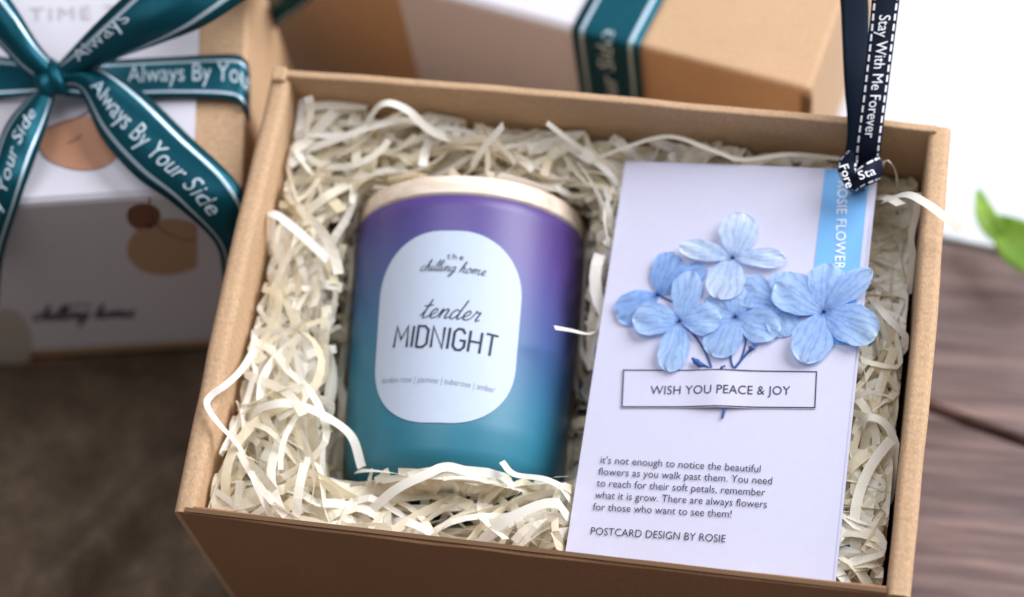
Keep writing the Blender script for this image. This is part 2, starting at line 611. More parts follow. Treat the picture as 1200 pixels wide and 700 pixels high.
V += [Vector((q0.x, q0.y, -0.03)), Vector((q1.x, q1.y, -0.03))]; T += [0.1, 0.1]
F.append([k, k + 1, k + 2, k + 3])
tb = mesh("wooden_table", V, F, wood, loc=(0, 0, 0), tone=T, smooth=False)
tag(tb, "weathered brown plank table with a dark seam, seen to the right of the open box", "table")

def sill_frame(v):
    p = edge_a + edir * v.x + enor * v.y
    return Vector((p.x, p.y, v.z))
g = box_geo((-0.7, 0.004, -0.03), (0.8, 0.75, -0.002), 0.001, 2, sill_frame)
tag(mesh("window_sill", *g, M['sill'], loc=(0, 0, -0.03), smooth=False), "bright white window sill board beyond the far edge of the plank table", "window sill")

def cloth_z(x, y):
    z = 0.0035 + 0.0006 * noise.noise(Vector((x * 30, y * 30, 0)))
    free = min(1.0, max(0.0, (-0.125 - x) / 0.03)) if y > -0.09 else 1.0
    if y <= -0.085 and x > -0.125:
        free = min(1.0, max(0.0, (-0.088 - y) / 0.03))
    if y > 0.02:
        free *= max(0.0, 1 - (y - 0.0) / 0.02) if y < 0.02 else 0.0
    f = 0.0
    for (a, b, h, w) in (((-0.160, -0.010), (-0.218, -0.103), 0.015, 0.010), ((-0.158, -0.055), (-0.195, -0.12), 0.007, 0.008), ((-0.215, -0.012), (-0.27, -0.10), 0.006, 0.018), ((-0.20, -0.06), (-0.30, -0.13), 0.007, 0.016), ((-0.13, -0.14), (-0.17, -0.22), 0.009, 0.014)):
        a, b, p = Vector(a), Vector(b), Vector((x, y))
        d = b - a
        t = max(0, min(1, (p - a).dot(d) / d.length_squared))
        dist = (p - (a + d * t)).length
        ends = min(1.0, 4 * t * (1 - t) + 0.25)
        f += h * math.exp(-(dist / w) ** 2) * ends
    f += 0.010 * max(0, noise.noise(Vector((x * 16 + 5, y * 12, 2)))) + 0.004 * noise.noise(Vector((x * 42, y * 36, 4))) + 0.0012 * noise.noise(Vector((x * 120, y * 110, 6)))
    return max(0.0025, z + f * free)
xs = [-0.52 + i * 0.0035 for i in range(150)]
ys = [-0.34 + i * 0.0035 for i in range(143)]
edge_clip = lambda x, y: Vector((x, y, 0)) if (Vector((x, y, 0)) - edge_a).dot(enor) < -0.004 else Vector((x, y, 0)) - enor * ((Vector((x, y, 0)) - edge_a).dot(enor) + 0.004)
V = []
for x in xs:
    for y in ys:
        p = edge_clip(x, y)
        V.append(Vector((p.x, p.y, cloth_z(p.x, p.y))))
m_ = len(ys)
F = [[i * m_ + j, (i + 1) * m_ + j, (i + 1) * m_ + j + 1, i * m_ + j + 1] for i in range(len(xs) - 1) for j in range(m_ - 1)]
cl = solid(mesh("sackcloth", V, F, M['cloth'], loc=(-0.3, 0, 0.0)), 0.0018, -1)
tag(cl, "dark brown rumpled sackcloth spread under the boxes at the left", "cloth")

# ------------------------------------------------------------------ the open gift box
BW, BD, ZB = 0.120, 0.0845, 0.005
ob = thing("open_gift_box", "open brown kraft box filled with cream paper shred, candle and postcard", "gift box", (0, 0, ZB))
TS, TF = 0.0075, 0.0030
mesh("base_panel", *box_geo((-BW + TS, -BD + TF, ZB), (BW - TS, BD - TF, ZB + 0.003)), M['kraft'], ob, smooth=False)

def wall_grid(name, ax, lo, hi, thick, r, bow, mat, notch=0.0):
    """a folded board wall; its top edge is rolled over with radius r and it bows outward by bow"""
    n = 40
    prof = []
    hgt = H
    prof.append((0.0, ZB)); prof.append((0.0, hgt - r))
    for k in range(1, 6):
        a = math.pi / 2 * k / 5
        prof.append((r - r * math.cos(a), hgt - r + r * math.sin(a)))
    for k in range(0, 6):
        a = math.pi / 2 * k / 5
        prof.append((thick - r + r * math.sin(a), hgt - r + r * math.cos(a)))
    prof.append((thick, ZB))
    V, F = [], []
    for i in range(n + 1):
        t = i / n
        s = lo + (hi - lo) * t
        b = bow * math.sin(math.pi * t) + 0.0004 * noise.noise(Vector((s * 40, thick * 900, 1)))
        zz = 0.0005 * noise.noise(Vector((s * 55, 7, thick * 500)))
        for d, z in prof:
            f = (z - ZB) / (H - ZB)
            V.append(ax(s, d - b * f, z + (zz if z > 0.1 else 0)))
    m = len(prof)
    for i in range(n):
        for j in range(m - 1):
            F.append([i * m + j, (i + 1) * m + j, (i + 1) * m + j + 1, i * m + j + 1])
    F.append(list(range(m)))
    F.append([n * m + j for j in range(m)][::-1])
    o = mesh(name, V, F, mat, ob)
    md = o.modifiers.new("sharp", 'EDGE_SPLIT')
    md.split_angle = R_(50)
    return o
wall_grid("side_panel", lambda s, d, z: Vector((-BW + d, s, z)), -BD + 0.0005, BD - 0.0005, TS, 0.0028, 0.0012, M['kraft'])
wall_grid("side_panel", lambda s, d, z: Vector((BW - d, s, z)), -BD + 0.0005, BD - 0.0005, TS, 0.0024, 0.0008, M['kraft'])
wall_grid("front_panel", lambda s, d, z: Vector((s, -BD + d, z - 0.0005)), -BW + TS + 0.0003 - 0.0058, BW - TS - 0.0003, TF, 0.0006, 0.0006, M['kraft_shaded'])
wall_grid("back_panel", lambda s, d, z: Vector((s, BD - d, z + 0.0012)), -BW + TS + 0.0003 - 0.004, BW - TS - 0.0003 + 0.003, TF, 0.0008, 0.0006, M['kraft'])
# raw cut edge of the front board: the dark line of the flutes
mesh("cut_edge", *box_geo((-BW + 0.004, -BD + 0.0006, H - 0.0002), (BW - TS, -BD + 0.0021, H + 0.0004)), M['kraft_edge'], ob, smooth=False)
# folded ear where side wall and back wall meet
mesh("corner_tab", *box_geo((-BW + 0.0006, BD - 0.0055, H - 0.012), (-BW + 0.0058, BD + 0.0004, H + 0.0022), 0.0009), M['kraft'], ob, smooth=False)

# ------------------------------------------------------------------ candle
JA = Vector((-0.0825, 0.9966, 0.06)).normalized()            # from base to lid
JR, JRB, JL, LT = 0.0412, 0.0378, 0.0995, 0.0086
JZ = H - 0.046
jc = at(552, 284, JZ)                                     # centre of the mouth
J0 = jc - JA * JL                                         # centre of the base
vd = (CAM - (J0 + JA * JL / 2)).normalized()
JN = (vd - JA * vd.dot(JA)).normalized()                  # towards the viewer
JS = JA.cross(JN) * -1                                    # to the right as one reads the label
if JS.x < 0: JS = -JS
def jr(t):
    return JRB + (JR - JRB) * min(1, max(0, t / JL)) ** 0.7
def jpt(phi, t, off=0.0):
    r = jr(t) + off
    return J0 + JA * t + (JN * math.cos(phi) + JS * math.sin(phi)) * r
def on_jar(px, py):
    d = ray(px, py)
    r = 0.039
    for _ in range(3):
        o = CAM - J0
        dp, op = d - JA * d.dot(JA), o - JA * o.dot(JA)
        a, b, c = dp.dot(dp), 2 * dp.dot(op), op.dot(op) - r * r
        k = (-b - math.sqrt(max(0, b * b - 4 * a * c))) / (2 * a)
        p = CAM + d * k - J0
        t = p.dot(JA)
        r = jr(t)
    return math.atan2(p.dot(JS), p.dot(JN)), t
cdl = thing("candle", "scented candle in frosted purple to teal glass jar with a pale wooden lid", "candle", J0 + JA * 0.05 - Vector((0, 0, JR)))
prof = []
rb = 0.0115
for k in range(5):
    prof.append((0.0265 * k / 4 + 0.0001, 0.0016 if k < 4 else 0.0006))
for k in range(9):
    a = math.pi / 2 * k / 8
    prof.append((JRB - rb + rb * math.sin(a), rb - rb * math.cos(a)))
for k in range(1, 25):
    t = rb + (JL - rb) * k / 24
    prof.append((jr(t), t))
prof.append((JR - 0.0008, JL + 0.0006)); prof.append((JR - 0.003, JL + 0.0004))
NS = 96
V, F, U = [], [], []
for i in range(NS + 1):
    ph = -math.pi + 2 * math.pi * i / NS
    for r, t in prof:
        V.append(J0 + JA * t + (JN * math.cos(ph) + JS * math.sin(ph)) * r)
        U.append((math.sin(ph), t / JL))
m_ = len(prof)
for i in range(NS):
    for j in range(m_ - 1):
        F.append([i * m_ + j, (i + 1) * m_ + j, (i + 1) * m_ + j + 1, i * m_ + j + 1])
mesh("glass_jar", V, F, M['glass'], cdl, uvs=U)
prof = [(0.0001, JL + 0.0010), (JR - 0.0012, JL + 0.0010), (JR - 0.0003, JL + 0.0018), (JR - 0.0003, JL + LT - 0.0016), (JR - 0.0010, JL + LT - 0.0004), (JR - 0.0022, JL + LT), (0.0001, JL + LT)]
V, F = [], []
for i in range(NS):
    ph = -math.pi + 2 * math.pi * i / NS
    for r, t in prof:
        V.append(J0 + JA * t + (JN * math.cos(ph) + JS * math.sin(ph)) * r)
m_ = len(prof)
for i in range(NS):
    i2 = (i + 1) % NS
    for j in range(m_ - 1):
        F.append([i * m_ + j, i2 * m_ + j, i2 * m_ + j + 1, i * m_ + j + 1])
ld = mesh("lid", V, F, M['lid'], cdl)
ld.modifiers.new("sharp", 'EDGE_SPLIT').split_angle = R_(40)

# label: rounded, wrapped round the jar
pl, tl = on_jar(443, 392); pr, tr_ = on_jar(609, 372); pt, tt = on_jar(534, 271); pb, tbm = on_jar(520, 496)
RM = 0.039
s0, s1 = pl * RM, pr * RM
sc_, tc_ = (s0 + s1) / 2, (tt + tbm) / 2
hw, hh = (s1 - s0) / 2, (tt - tbm) / 2
def label_half(t):
    """half width of the label at height t from its middle"""
    cr = min(hw, hh) * 0.86
    d = abs(t) - (hh - cr)
    if d <= 0: return hw
    return hw - cr + math.sqrt(max(0, cr * cr - d * d))
ts = [-math.cos(math.pi * i / 40) * hh for i in range(41)]
V, F = [], []
NC = 28
for t in ts:
    w = max(0.0002, label_half(t))
    for j in range(NC + 1):
        s = sc_ - w + 2 * w * j / NC
        V.append(jpt(s / RM, tc_ + t, 0.00025))
for i in range(len(ts) - 1):
    for j in range(NC):
        F.append([i * (NC + 1) + j, i * (NC + 1) + j + 1, (i + 1) * (NC + 1) + j + 1, (i + 1) * (NC + 1) + j])
lb = mesh("label", V, F, M['label'], cdl)
jsurf = lambda s, t: jpt(s / RM, t, 0.00042)
def J(px, py):
    ph, t = on_jar(px, py)
    return ph * RM, t
def jl(geo, a, b, h, ymax=None):
    return lay(geo, jsurf, J(*a), J(*b), h, ymax)
G = [jl(stroke_geo("tender", CURSIVE, .105, True, .30, .35), (492, 373), (563, 378), 0.0072 * 1.0),
     jl(stroke_geo("MIDNIGHT", BLOCK, .15, False), (461, 408), (580, 419), 0.0082),
     jl(stroke_geo("chilling home", CURSIVE, .125, True, .30, .2), (493, 318), (569, 324), 0.0042),
     jl(font_geo("the", 0, 1.35), (524, 304), (543, 305.5), 0.0021)]
mesh("lettering", *join(*G), M['ink'], lb, smooth=False)
mesh("small_lettering", *jl(font_geo("london rose | jasmine | tuberose | amber", -0.018, 1.0), (449, 450), (579, 461), 0.0021), M['inkgrey'], lb, smooth=False)

# ------------------------------------------------------------------ postcard
CZ = H - 0.020
cTL, cTR, cBL = at(733, 189, CZ), at(1025, 200, CZ + 0.010), at(669, 655, CZ)   # the right side rests a little higher
cx = (cTR - cTL).normalized()
cy = (cTL - cBL)
cy = (cy - cx * cy.dot(cx)).normalized()
cn = cx.cross(cy)
CWD, CHT = (cTR - cTL).length, (cTL - cBL).length + 0.0015
def csurf_z(z):
    return lambda s, t: cTL + cx * s + cy * t + cn * (z + bend(s, t))
def ac(px, py, z):
    """point z above the card's plane"""
    d = ray(px, py)
    k = (cTL + cn * z - CAM).dot(cn) / d.dot(cn)
    return CAM + d * k
def bend(s, t):
    return 0.0003 * math.sin(math.pi * min(1, max(0, s / CWD)))
def C(px, py):
    p = ac(px, py, 0.0004) - cTL
    return p.dot(cx), p.dot(cy)
pc = thing("postcard", "white postcard with printed message lying on the paper shred beside the candle", "postcard", cTL + cx * CWD / 2 + cy * (-CHT / 2))
sl = [CWD * i / 24 for i in range(25)]
tl_ = [-CHT * i / 40 for i in range(41)]
V, F = sheet_geo(csurf_z(0), sl, tl_)
F = [f[::-1] for f in F]
solid(mesh("card_sheet", V, F, M['card'], pc, smooth=False), 0.0004, -1)
# second thin leaf of the folded card peeps out along the right side
V, F = sheet_geo(csurf_z(-0.0012), [CWD * 0.6 + (CWD * 0.4 + 0.0010) * i / 12 for i in range(13)], tl_)
solid(mesh("rear_leaf", V, [f[::-1] for f in F], M['card'], pc, smooth=False), 0.0004, -1)
b0, b1 = C(967, 197), C(958, 402)
V, F = sheet_geo(csurf_z(0.00015), [b0[0] + (CWD - 0.0016 - b0[0]) * i / 8 for i in range(9)], [-0.0002 + (b1[1] + 0.0002) * i / 30 for i in range(31)])
bd_ = mesh("colour_band", V, [f[::-1] for f in F], M['band'], pc)
surf = csurf_z(0.0004)
mesh("lettering", *lay(font_geo("ROSIE FLOWER DESIGN", 0, 1.05), surf, C(982, 213), C(976, 374), 0.0034), M['white'], bd_, smooth=False)
# translucent paper strip with the outlined message, pasted over the foot of the sprig
q0_, q1_, q2_, q3_ = C(729.5, 432.5), C(958.5, 434.5), C(956.5, 479.5), C(727.5, 478.5)
def lab_pt(s, t):
    a = [q0_[k] + (q1_[k] - q0_[k]) * s for k in (0, 1)]; b = [q3_[k] + (q2_[k] - q3_[k]) * s for k in (0, 1)]
    x, y = a[0] + (b[0] - a[0]) * t, a[1] + (b[1] - a[1]) * t
    hump = 0.0011 * math.exp(-((s - .5) / .12) ** 2)
    return csurf_z(0.0003 + hump)(x, y)
V, F = sheet_geo(lab_pt, [i / 40 for i in range(41)], [i / 6 for i in range(7)])
ml = mesh("message_label", V, [f[::-1] for f in F], M['card'], pc)
hmp = lambda s: 0.0011 * math.exp(-(((s - (q0_[0] + q3_[0]) / 2) / (q1_[0] - q0_[0]) - .5) / .12) ** 2)
base_surf = csurf_z(0.0004)
surf = lambda s, t: csurf_z(0.00045 + hmp(s))(s, t)
f0, f1, f2, f3 = C(731, 434), C(957, 436), C(955, 478), C(729, 477)
def bar(a, b, w):
    dx, dy = b[0] - a[0], b[1] - a[1]
    L = math.hypot(dx, dy); ux, uy = dx / L, dy / L
    V, F = [], []
    n = 16
    for i in range(n + 1):
        s = -w / 2 + (L + w) * i / n
        for o in (-w / 2, w / 2):
            V.append(surf(a[0] + ux * s - uy * o, a[1] + uy * s + ux * o))
    for i in range(n):
        F.append([2 * i, 2 * i + 2, 2 * i + 3, 2 * i + 1])
    return V, F
mesh("message_frame", *join(bar(f0, f1, .0004), bar(f1, f2, .0004), bar(f2, f3, .0004), bar(f3, f0, .0004)), M['ink'], ml, smooth=False)
mesh("message", *lay(font_geo("WISH YOU PEACE & JOY", 0, 1.02), surf, C(762, 462.5), C(926, 463), 0.0031), M['ink'], ml, smooth=False)
surf = base_surf
lines = [("it's not enough to notice the beautiful", (703.5, 543), (891, 554)),
         ("flowers as you walk past them. You need", (701, 556.5), (904.5, 568)),
         ("to reach for their soft petals, remember", (699, 570), (896.5, 581.5)),
         ("what it is grow. There are always flowers", (697, 584), (898.5, 595.5)),
         ("for those who want to see them!", (694.5, 598), (857, 607)),
         ("POSTCARD DESIGN BY ROSIE", (692, 626.5), (850, 636))]
G = [lay(font_geo(tx, -0.004, 1.0), surf, C(*a), C(*b), 0.0027, 0.72) for tx, a, b in lines]
mesh("verse", *join(*G), M['ink'], pc, smooth=False)

# ------------------------------------------------------------------ pressed hydrangea sprig
hy = thing("hydrangea_sprig", "pressed blue hydrangea sprig of six florets laid on the postcard", "pressed flower", ac(850, 380, 0.001))
def petal(parent, c, tip, w, z0, z1, mat, cup=0.0006, lab=None):
    a, b = ac(c[0], c[1], z0 * 0.42), ac(tip[0], tip[1], z1 * 0.42)
    ax = b - a
    L = ax.length
    u = ax.normalized()
    sd = Vector((0, 0, 1)).cross(u).normalized()
    up = u.cross(sd)
    W_ = w / 3530.0 * 1.10
    NU, NV = 18, 12
    V, F, U = [], [], []
    ph = random.random() * 6
    twist = random.uniform(-.10, .10)
    for i in range(NU + 1):
        t = 1 - (1 - i / NU) ** 1.35
        pr_ = (math.sqrt(max(0, 1 - ((t - .60) / .40) ** 2)) if t > .60 else 0.10 + 0.90 * math.sin(math.pi / 2 * (t / .60)) ** 0.95)
        hw_ = 0.5 * W_ * pr_ 
        if i == NU: hw_ = 0.0003
        for j in range(NV + 1):
            q = -1 + 2 * j / NV
            edge = 1 + 0.05 * math.sin(9 * t + ph + q * 3) + 0.02 * math.sin(23 * t + ph * 2)
            z = cup * (0.9 * math.sin(math.pi * t) + 0.30 * q * q * pr_) + twist * hw_ * q + 0.00035 * math.sin(q * 5 + ph + t * 7) * t
            # drop the tip edge back a little, notch it softly
            back = 0.0
            V.append(a + u * (L * t - back) + sd * hw_ * q * edge + up * z)
            U.append((t, 0.5 + 0.5 * q * (0.25 + 0.75 * pr_) if pr_ else 0.5))
    for i in range(NU):
        for j in range(NV):
            F.append([i * (NV + 1) + j, (i + 1) * (NV + 1) + j, (i + 1) * (NV + 1) + j + 1, i * (NV + 1) + j + 1])
    return mesh("petal", V, F, mat, parent, uvs=U)
FL = [
    ((771, 345), 'petal_deep', 0.0012, [((789, 296), 36, .0030), ((723, 374), 40, .0022), ((828, 312), 30, .0018)]),
    ((912, 355), 'petal_mid', 0.0014, [((862, 334), 40, .0030), ((920, 395), 38, .0018), ((925, 318), 34, .0020)]),
    ((862, 371), 'petal_mid', 0.0024, [((836, 418), 42, .0034), ((914, 390), 42, .0040), ((868, 333), 34, .0030), ((826, 352), 30, .0024)]),
    ((797, 376), 'petal_mid', 0.0030, [((810, 318), 33, .0052), ((741, 373), 42, .0050), ((784, 436), 34, .0040), ((846, 374), 40, .0046)]),
    ((859, 302), 'petal_pale', 0.0036, [((870, 250), 43, .0062), ((796, 289), 25, .0070), ((921, 304), 25, .0064), ((844, 351), 44, .0058)]),
    ((966, 365), 'petal_mid', 0.0036, [((971, 309), 42, .0036), ((909, 332), 50, .0066), ((1021, 315), 28, .0075), ((1028, 394), 48, .0062), ((941, 425), 44, .0056)]),
]
for (c, mt, z0, pets) in FL:
    ctr = ac(c[0], c[1], z0 * 0.42)
    geo = tube_geo([ctr + Vector((0, 0, -0.0008)), ctr + Vector((0, 0, 0.0006)), ctr + Vector((0, 0, 0.0012))], 0.0009, 0.0004, 8)
    fo = mesh("floret", *geo, M['stem'], hy)
    for tip, w, z1 in pets:
        petal(fo, c, tip, w, z0, z1, M[mt])
def stem(pts, r, z=0.0016):
    return tube_geo(cat([ac(x, y, z) for x, y in pts], 6), r, r * 0.75, 7)
for pts_, r in (([(798, 378), (812, 391), (824, 408), (832, 425), (834, 434)], .00045),
                ([(856, 436), (863, 429), (872, 418), (881, 408)], .00050),
                ([(862, 374), (873, 395), (872, 410), (868, 422)], .00040),
                ([(856, 410), (857, 424), (860, 432)], .00045),
                ([(820, 426), (829, 430), (834, 436)], .00040),
                ([(966, 366), (940, 370), (914, 377)], .00040),
                ([(771, 345), (780, 350), (788, 354)], .00040),
                ([(848.5, 479), (848, 484), (846.5, 490)], .00050)):
    mesh("stem", *stem(pts_, r, .0005 if pts_[0][1] < 440 else .0009), M['stem'], hy)
for (x, y, r) in ((881, 408, 4.2), (884, 404, 2.4), (816, 424, 4.8), (820, 427, 4.6), (812, 421, 2.4), (846, 431, 2.4), (849, 429, 1.6)):
    bm = bmesh.new()
    bmesh.ops.create_icosphere(bm, subdivisions=2, radius=r / 3600 * 0.8)
    ctr = ac(x, y, 0.0016)
    for v in bm.verts:
        v.co = ctr + Vector((v.co.x * 1.25, v.co.y, v.co.z * 0.7)) + Vector((0.0003 * noise.noise(v.co * 4000), 0.0003 * noise.noise(v.co * 5000 + Vector((3, 3, 3))), 0))
    bm.verts.index_update()
    mesh("bud", [v.co.copy() for v in bm.verts], [[v.index for v in f.verts] for f in bm.faces], M['stem'], hy)
    bm.free()

# ------------------------------------------------------------------ paper shred
def level(x, y):
    l = H - 0.026 + 0.009 * noise.noise(Vector((x * 34, y * 34, 1.7)))
    l += 0.008 * math.exp(-((y + 0.068) / 0.02) ** 2)               # heaped against the front wall
    l += 0.006 * math.exp(-((x + 0.095) / 0.025) ** 2)
    q = Vector((x, y, JZ)) - J0
    t, sd = q.dot(JA), abs(q.dot(JS))
    if -0.026 < t < 0.03 and sd < 0.044:                            # hollow where the foot of the jar is bedded
        l -= 0.013 * min(1, (t + 0.026) / 0.02) * min(1, (0.044 - sd) / 0.012)
    if x > 0.085:
        l -= 0.003 * min(1, (x - 0.085) / 0.02)                     # sunk behind the card
        l -= 0.014 * max(0, min(1, (y - 0.02) / 0.05))
    return l
IX, IY = BW - TS - 0.0012, BD - TF - 0.0012
def settle(p, m=0.0006):
    """keep a strip inside the box, round the jar and beneath the card"""
    p = Vector(p)
    d = p - J0
    t = d.dot(JA)
    if -0.002 < t < JL + LT + 0.002:
        rad = d - JA * t
        r = (JR if t > JL * 0.4 else jr(max(0, t))) + m
        if rad.length < r:
            if rad.length < 1e-5: rad = Vector((0, 0, -1))
            p = J0 + JA * t + rad.normalized() * r
    q = p - cTL
    s, tt_ = q.dot(cx), q.dot(cy)
    if -0.0015 < s < CWD + 0.0015 and -CHT < tt_ < 0.0015:
        over = q.dot(cn) - bend(s, tt_) + 0.0030
        if over > 0: p = p - cn * over
    if p.z < H - 0.001:
        p.x = max(-IX, min(IX, p.x)); p.y = max(-IY, min(IY, p.y))
    p.z = max(ZB + 0.004, p.z)
    return p
def strip_geo(pts, width, rolls):
    V, F = [], []
    n = len(pts)
    prev = None
    for i, p in enumerate(pts):
        t = pts[min(n - 1, i + 1)] - pts[max(0, i - 1)]
        if t.length < 1e-7: t = Vector((1, 0, 0))
        t.normalize()
        side = t.cross(Vector((0, 0, 1)))
        if side.length < 0.15:
            side = prev.copy() if prev else Vector((1, 0, 0))
        side.normalize()
        if prev and side.dot(prev) < 0: side = -side
        prev = side
        nr = side.cross(t).normalized()
        sd = side * math.cos(rolls[i]) + nr * math.sin(rolls[i])
        V.append(p + sd * width / 2); V.append(p - sd * width / 2)
    for i in range(n - 1):
        F.append([2 * i, 2 * i + 1, 2 * i + 3, 2 * i + 2])
    return V, F
def rnd_strip(rg, zlo, zhi, top):
    L = rg.uniform(0.04, 0.13)
    n = 26
    ds = L / n
    x, y = rg.uniform(-IX, IX), rg.uniform(-IY, IY)
    th = rg.uniform(0, 2 * math.pi)
    kap = rg.choice((-1, 1)) * rg.uniform(2, 40)
    zc = level(x, y) - rg.uniform(zlo, zhi)
    amp, fr, ph = rg.uniform(0.001, 0.006), rg.uniform(0.6, 2.0), rg.uniform(0, 6.28)
    slope = rg.uniform(-.25, .25)
    roll, dr = rg.gauss(0, 0.4), rg.gauss(0, 2.5)
    kink = rg.randrange(4, n - 3) if rg.random() < 0.5 else -1
    P, Rr = [], []
    for i in range(n + 1):
        s = i * ds
        z = zc + amp * math.sin(fr * 2 * math.pi * i / n + ph) + slope * (s - L / 2)
        if top: z = min(z, level(x, y) + 0.009)
        P.append(Vector((x, y, z + rg.gauss(0, 0.00035))))
        Rr.append(roll + dr * s * 6)
        if i == kink or i == kink - 9:
            th += rg.uniform(-1.5, 1.5); roll += rg.uniform(-.5, .5)
        th += kap * ds
        if rg.random() < 0.08: kap = rg.choice((-1, 1)) * rg.uniform(3, 60)
        x += math.cos(th) * ds; y += math.sin(th) * ds
        if abs(x) > IX or abs(y) > IY:                # fold back off the wall
            th += math.pi * 0.55 * rg.choice((-1, 1))
            x = max(-IX, min(IX, x)); y = max(-IY, min(IY, y))
    P = [settle(p) for p in P]
    for _ in range(1):
        P = [P[0]] + [(P[i - 1] + P[i] * 2 + P[i + 1]) / 4 for i in range(1, n)] + [P[n]]
    P = [settle(p) for p in P]
    w = rg.uniform(0.0018, 0.0032) if rg.random() < 0.68 else rg.uniform(0.0032, 0.0044)
    V, F = strip_geo(P, w, Rr)
    V = [settle(v, 0.0003) for v in V]
    return V, F
rg = random.Random(11)
V, F, T = [], [], []
def hides_jar(pts):
    for p in pts:
        d = p - J0
        t = d.dot(JA)
        if 0.0045 < t < JL + LT and d.dot(JN) > 0.004 and abs(d.dot(JS)) < JR + 0.0005:
            return True
    return False
for k in range(3700):
    if k < 500: g = rnd_strip(rg, 0.022, 0.055, False)
    elif k < 1300: g = rnd_strip(rg, 0.006, 0.024, False)
    else: g = rnd_strip(rg, -0.005, 0.011, True)
    if hides_jar(g[0]): continue
    b = len(V)
    V += g[0]; F += [[i + b for i in q] for q in g[1]]
    tone = min(1, max(0, rg.gauss(0.5, 0.36)))
    T += [tone] * len(g[0])
sh = mesh("shredded_paper", V, F, M['shred'], loc=(0, 0, ZB + 0.004), tone=T, smooth=False)
sh["kind"] = "stuff"
tag(sh, "cream crinkled paper shred filling the open kraft box", "paper shred")

GS = "loose paper strips standing out of the shred"
def loose(label, pts, w, roll=(0, 0), tone=0.9, n=7, free=False):
    P = cat([at(x, y, H + dz) for x, y, dz in pts], n)
    if not free: P = [settle(p) for p in P]
    w *= 0.90
    tone *= 0.85
    N = len(P)
    Rr = [roll[0] + (roll[1] - roll[0]) * i / (N - 1) for i in range(N)]
    g = strip_geo(P, w, Rr)
    base = P[0].copy()
    o = mesh("paper_strip", *g, M['shred'], loc=base, tone=[tone] * len(g[0]))
    tag(o, label, "paper strip", GS)
loose("thin paper strip bent over the left wall of the open box", [(302, 402, -.018), (284, 432, -.008), (266, 450, .0008), (247, 464, .0022), (243, 476, .0028), (256, 496, .0018), (279, 522, -.006), (294, 550, -.018)], .0026, (.2, .9), 1.0, free=True)
loose("pale paper strip hanging out over the right wall of the open box", [(1035, 236, -.012), (1062, 228, .004), (1085, 238, .010), (1108, 255, .010), (1125, 270, .007)], .0034, (.1, -.2), .95, free=True)
loose("short white paper strip poking at the right side of the candle jar", [(650, 384, -.010), (668, 387, -.014), (690, 391, -.020), (706, 384, -.026)], .0022, (.3, .8), 1.0, free=True)
loose("wide paper strip arching high by the back wall at left", [(418, 190, -.022), (428, 150, -.010), (448, 122, -.002), (476, 128, -.004), (508, 155, -.012), (560, 172, -.02)], .0036, (.5, .0), .8)
loose("long straight paper strip slanting up across the back left corner", [(352, 178, -.018), (395, 163, -.012), (440, 147, -.008), (478, 141, -.010), (515, 153, -.016)], .0036, (.1, .3), .95)
loose("short paper strip standing upright in the back left corner", [(355, 172, -.022), (359, 150, -.012), (364, 128, -.004), (361, 113, .001)], .0036, (.2, -.2), .85)
loose("stubby paper strip sticking up behind the candle lid", [(552, 196, -.022), (568, 172, -.012), (590, 147, -.002)], .0040, (.1, .2), .85)
loose("thin paper spike leaning on the back wall between candle and postcard", [(695, 185, -.024), (672, 168, -.014), (641, 144, -.004)], .0020, (.3, .3), .8)
loose("long paper strip zigzagging along the back wall above the postcard", [(690, 190, -.020), (735, 172, -.014), (785, 160, -.010), (835, 176, -.012), (870, 187, -.014), (925, 181, -.012), (985, 186, -.016)], .0032, (.6, .5), .55)
loose("curled paper strip lying over the base of the candle jar", [(588, 541, -.016), (603, 556, -.016), (640, 562, -.012), (668, 578, -.012), (678, 596, -.018), (660, 614, -.026)], .0026, (.4, .2), 1.0)
loose("broad paper strip arching beside the jar near the front left corner", [(284, 505, -.022), (298, 484, -.012), (322, 474, -.006), (350, 475, -.006), (385, 490, -.010), (412, 512, -.018), (424, 548, -.024)], .0036, (.2, .4), 1.0)
loose("paper strip looped against the left wall halfway back", [(310, 300, -.020), (300, 262, -.012), (318, 250, -.008), (345, 268, -.008), (385, 305, -.016)], .0036, (.5, .0), 1.0)
loose("flat paper strip crossing the shred in front of the jar", [(560, 640, -.018), (590, 612, -.012), (640, 590, -.010), (668, 600, -.010), (676, 640, -.018)], .0040, (.0, .3), .95)
loose("bright folded paper strip across the bottom of the jar", [(420, 612, -.022), (462, 575, -.014), (500, 556, -.012), (522, 548, -.014), (545, 560, -.022)], .0040, (.1, .2), .9)
loose("slim looped paper strip standing beside the ribbon knot", [(1022, 225, -.03), (1030, 200, -.012), (1040, 188, -.004), (1050, 204, -.010), (1052, 235, -.024)], .0026, (1.0, .9), .5)

loose("crooked paper strip standing against the right wall of the open box", [(1078, 226, -.006), (1074, 250, -.010), (1068, 280, -.014), (1072, 310, -.020), (1070, 345, -.028)], .0026, (.6, .2), .8)
loose("blunt wide paper strip end lying under the overhanging strip at the right wall", [(1022, 232, -.022), (1040, 232, -.012), (1056, 240, -.006)], .0042, (.1, .3), .95)
loose("kinked paper strip between the hydrangea and the right wall", [(1018, 345, -.024), (1040, 372, -.016), (1062, 398, -.018), (1048, 420, -.022), (1020, 440, -.028)], .0032, (.2, .5), .9)
loose("long paper strip bent beside the lower right edge of the postcard", [(1003, 520, -.026), (1016, 490, -.016), (1040, 500, -.016), (1052, 540, -.020), (1040, 590, -.026)], .0032, (.3, .1), .9)

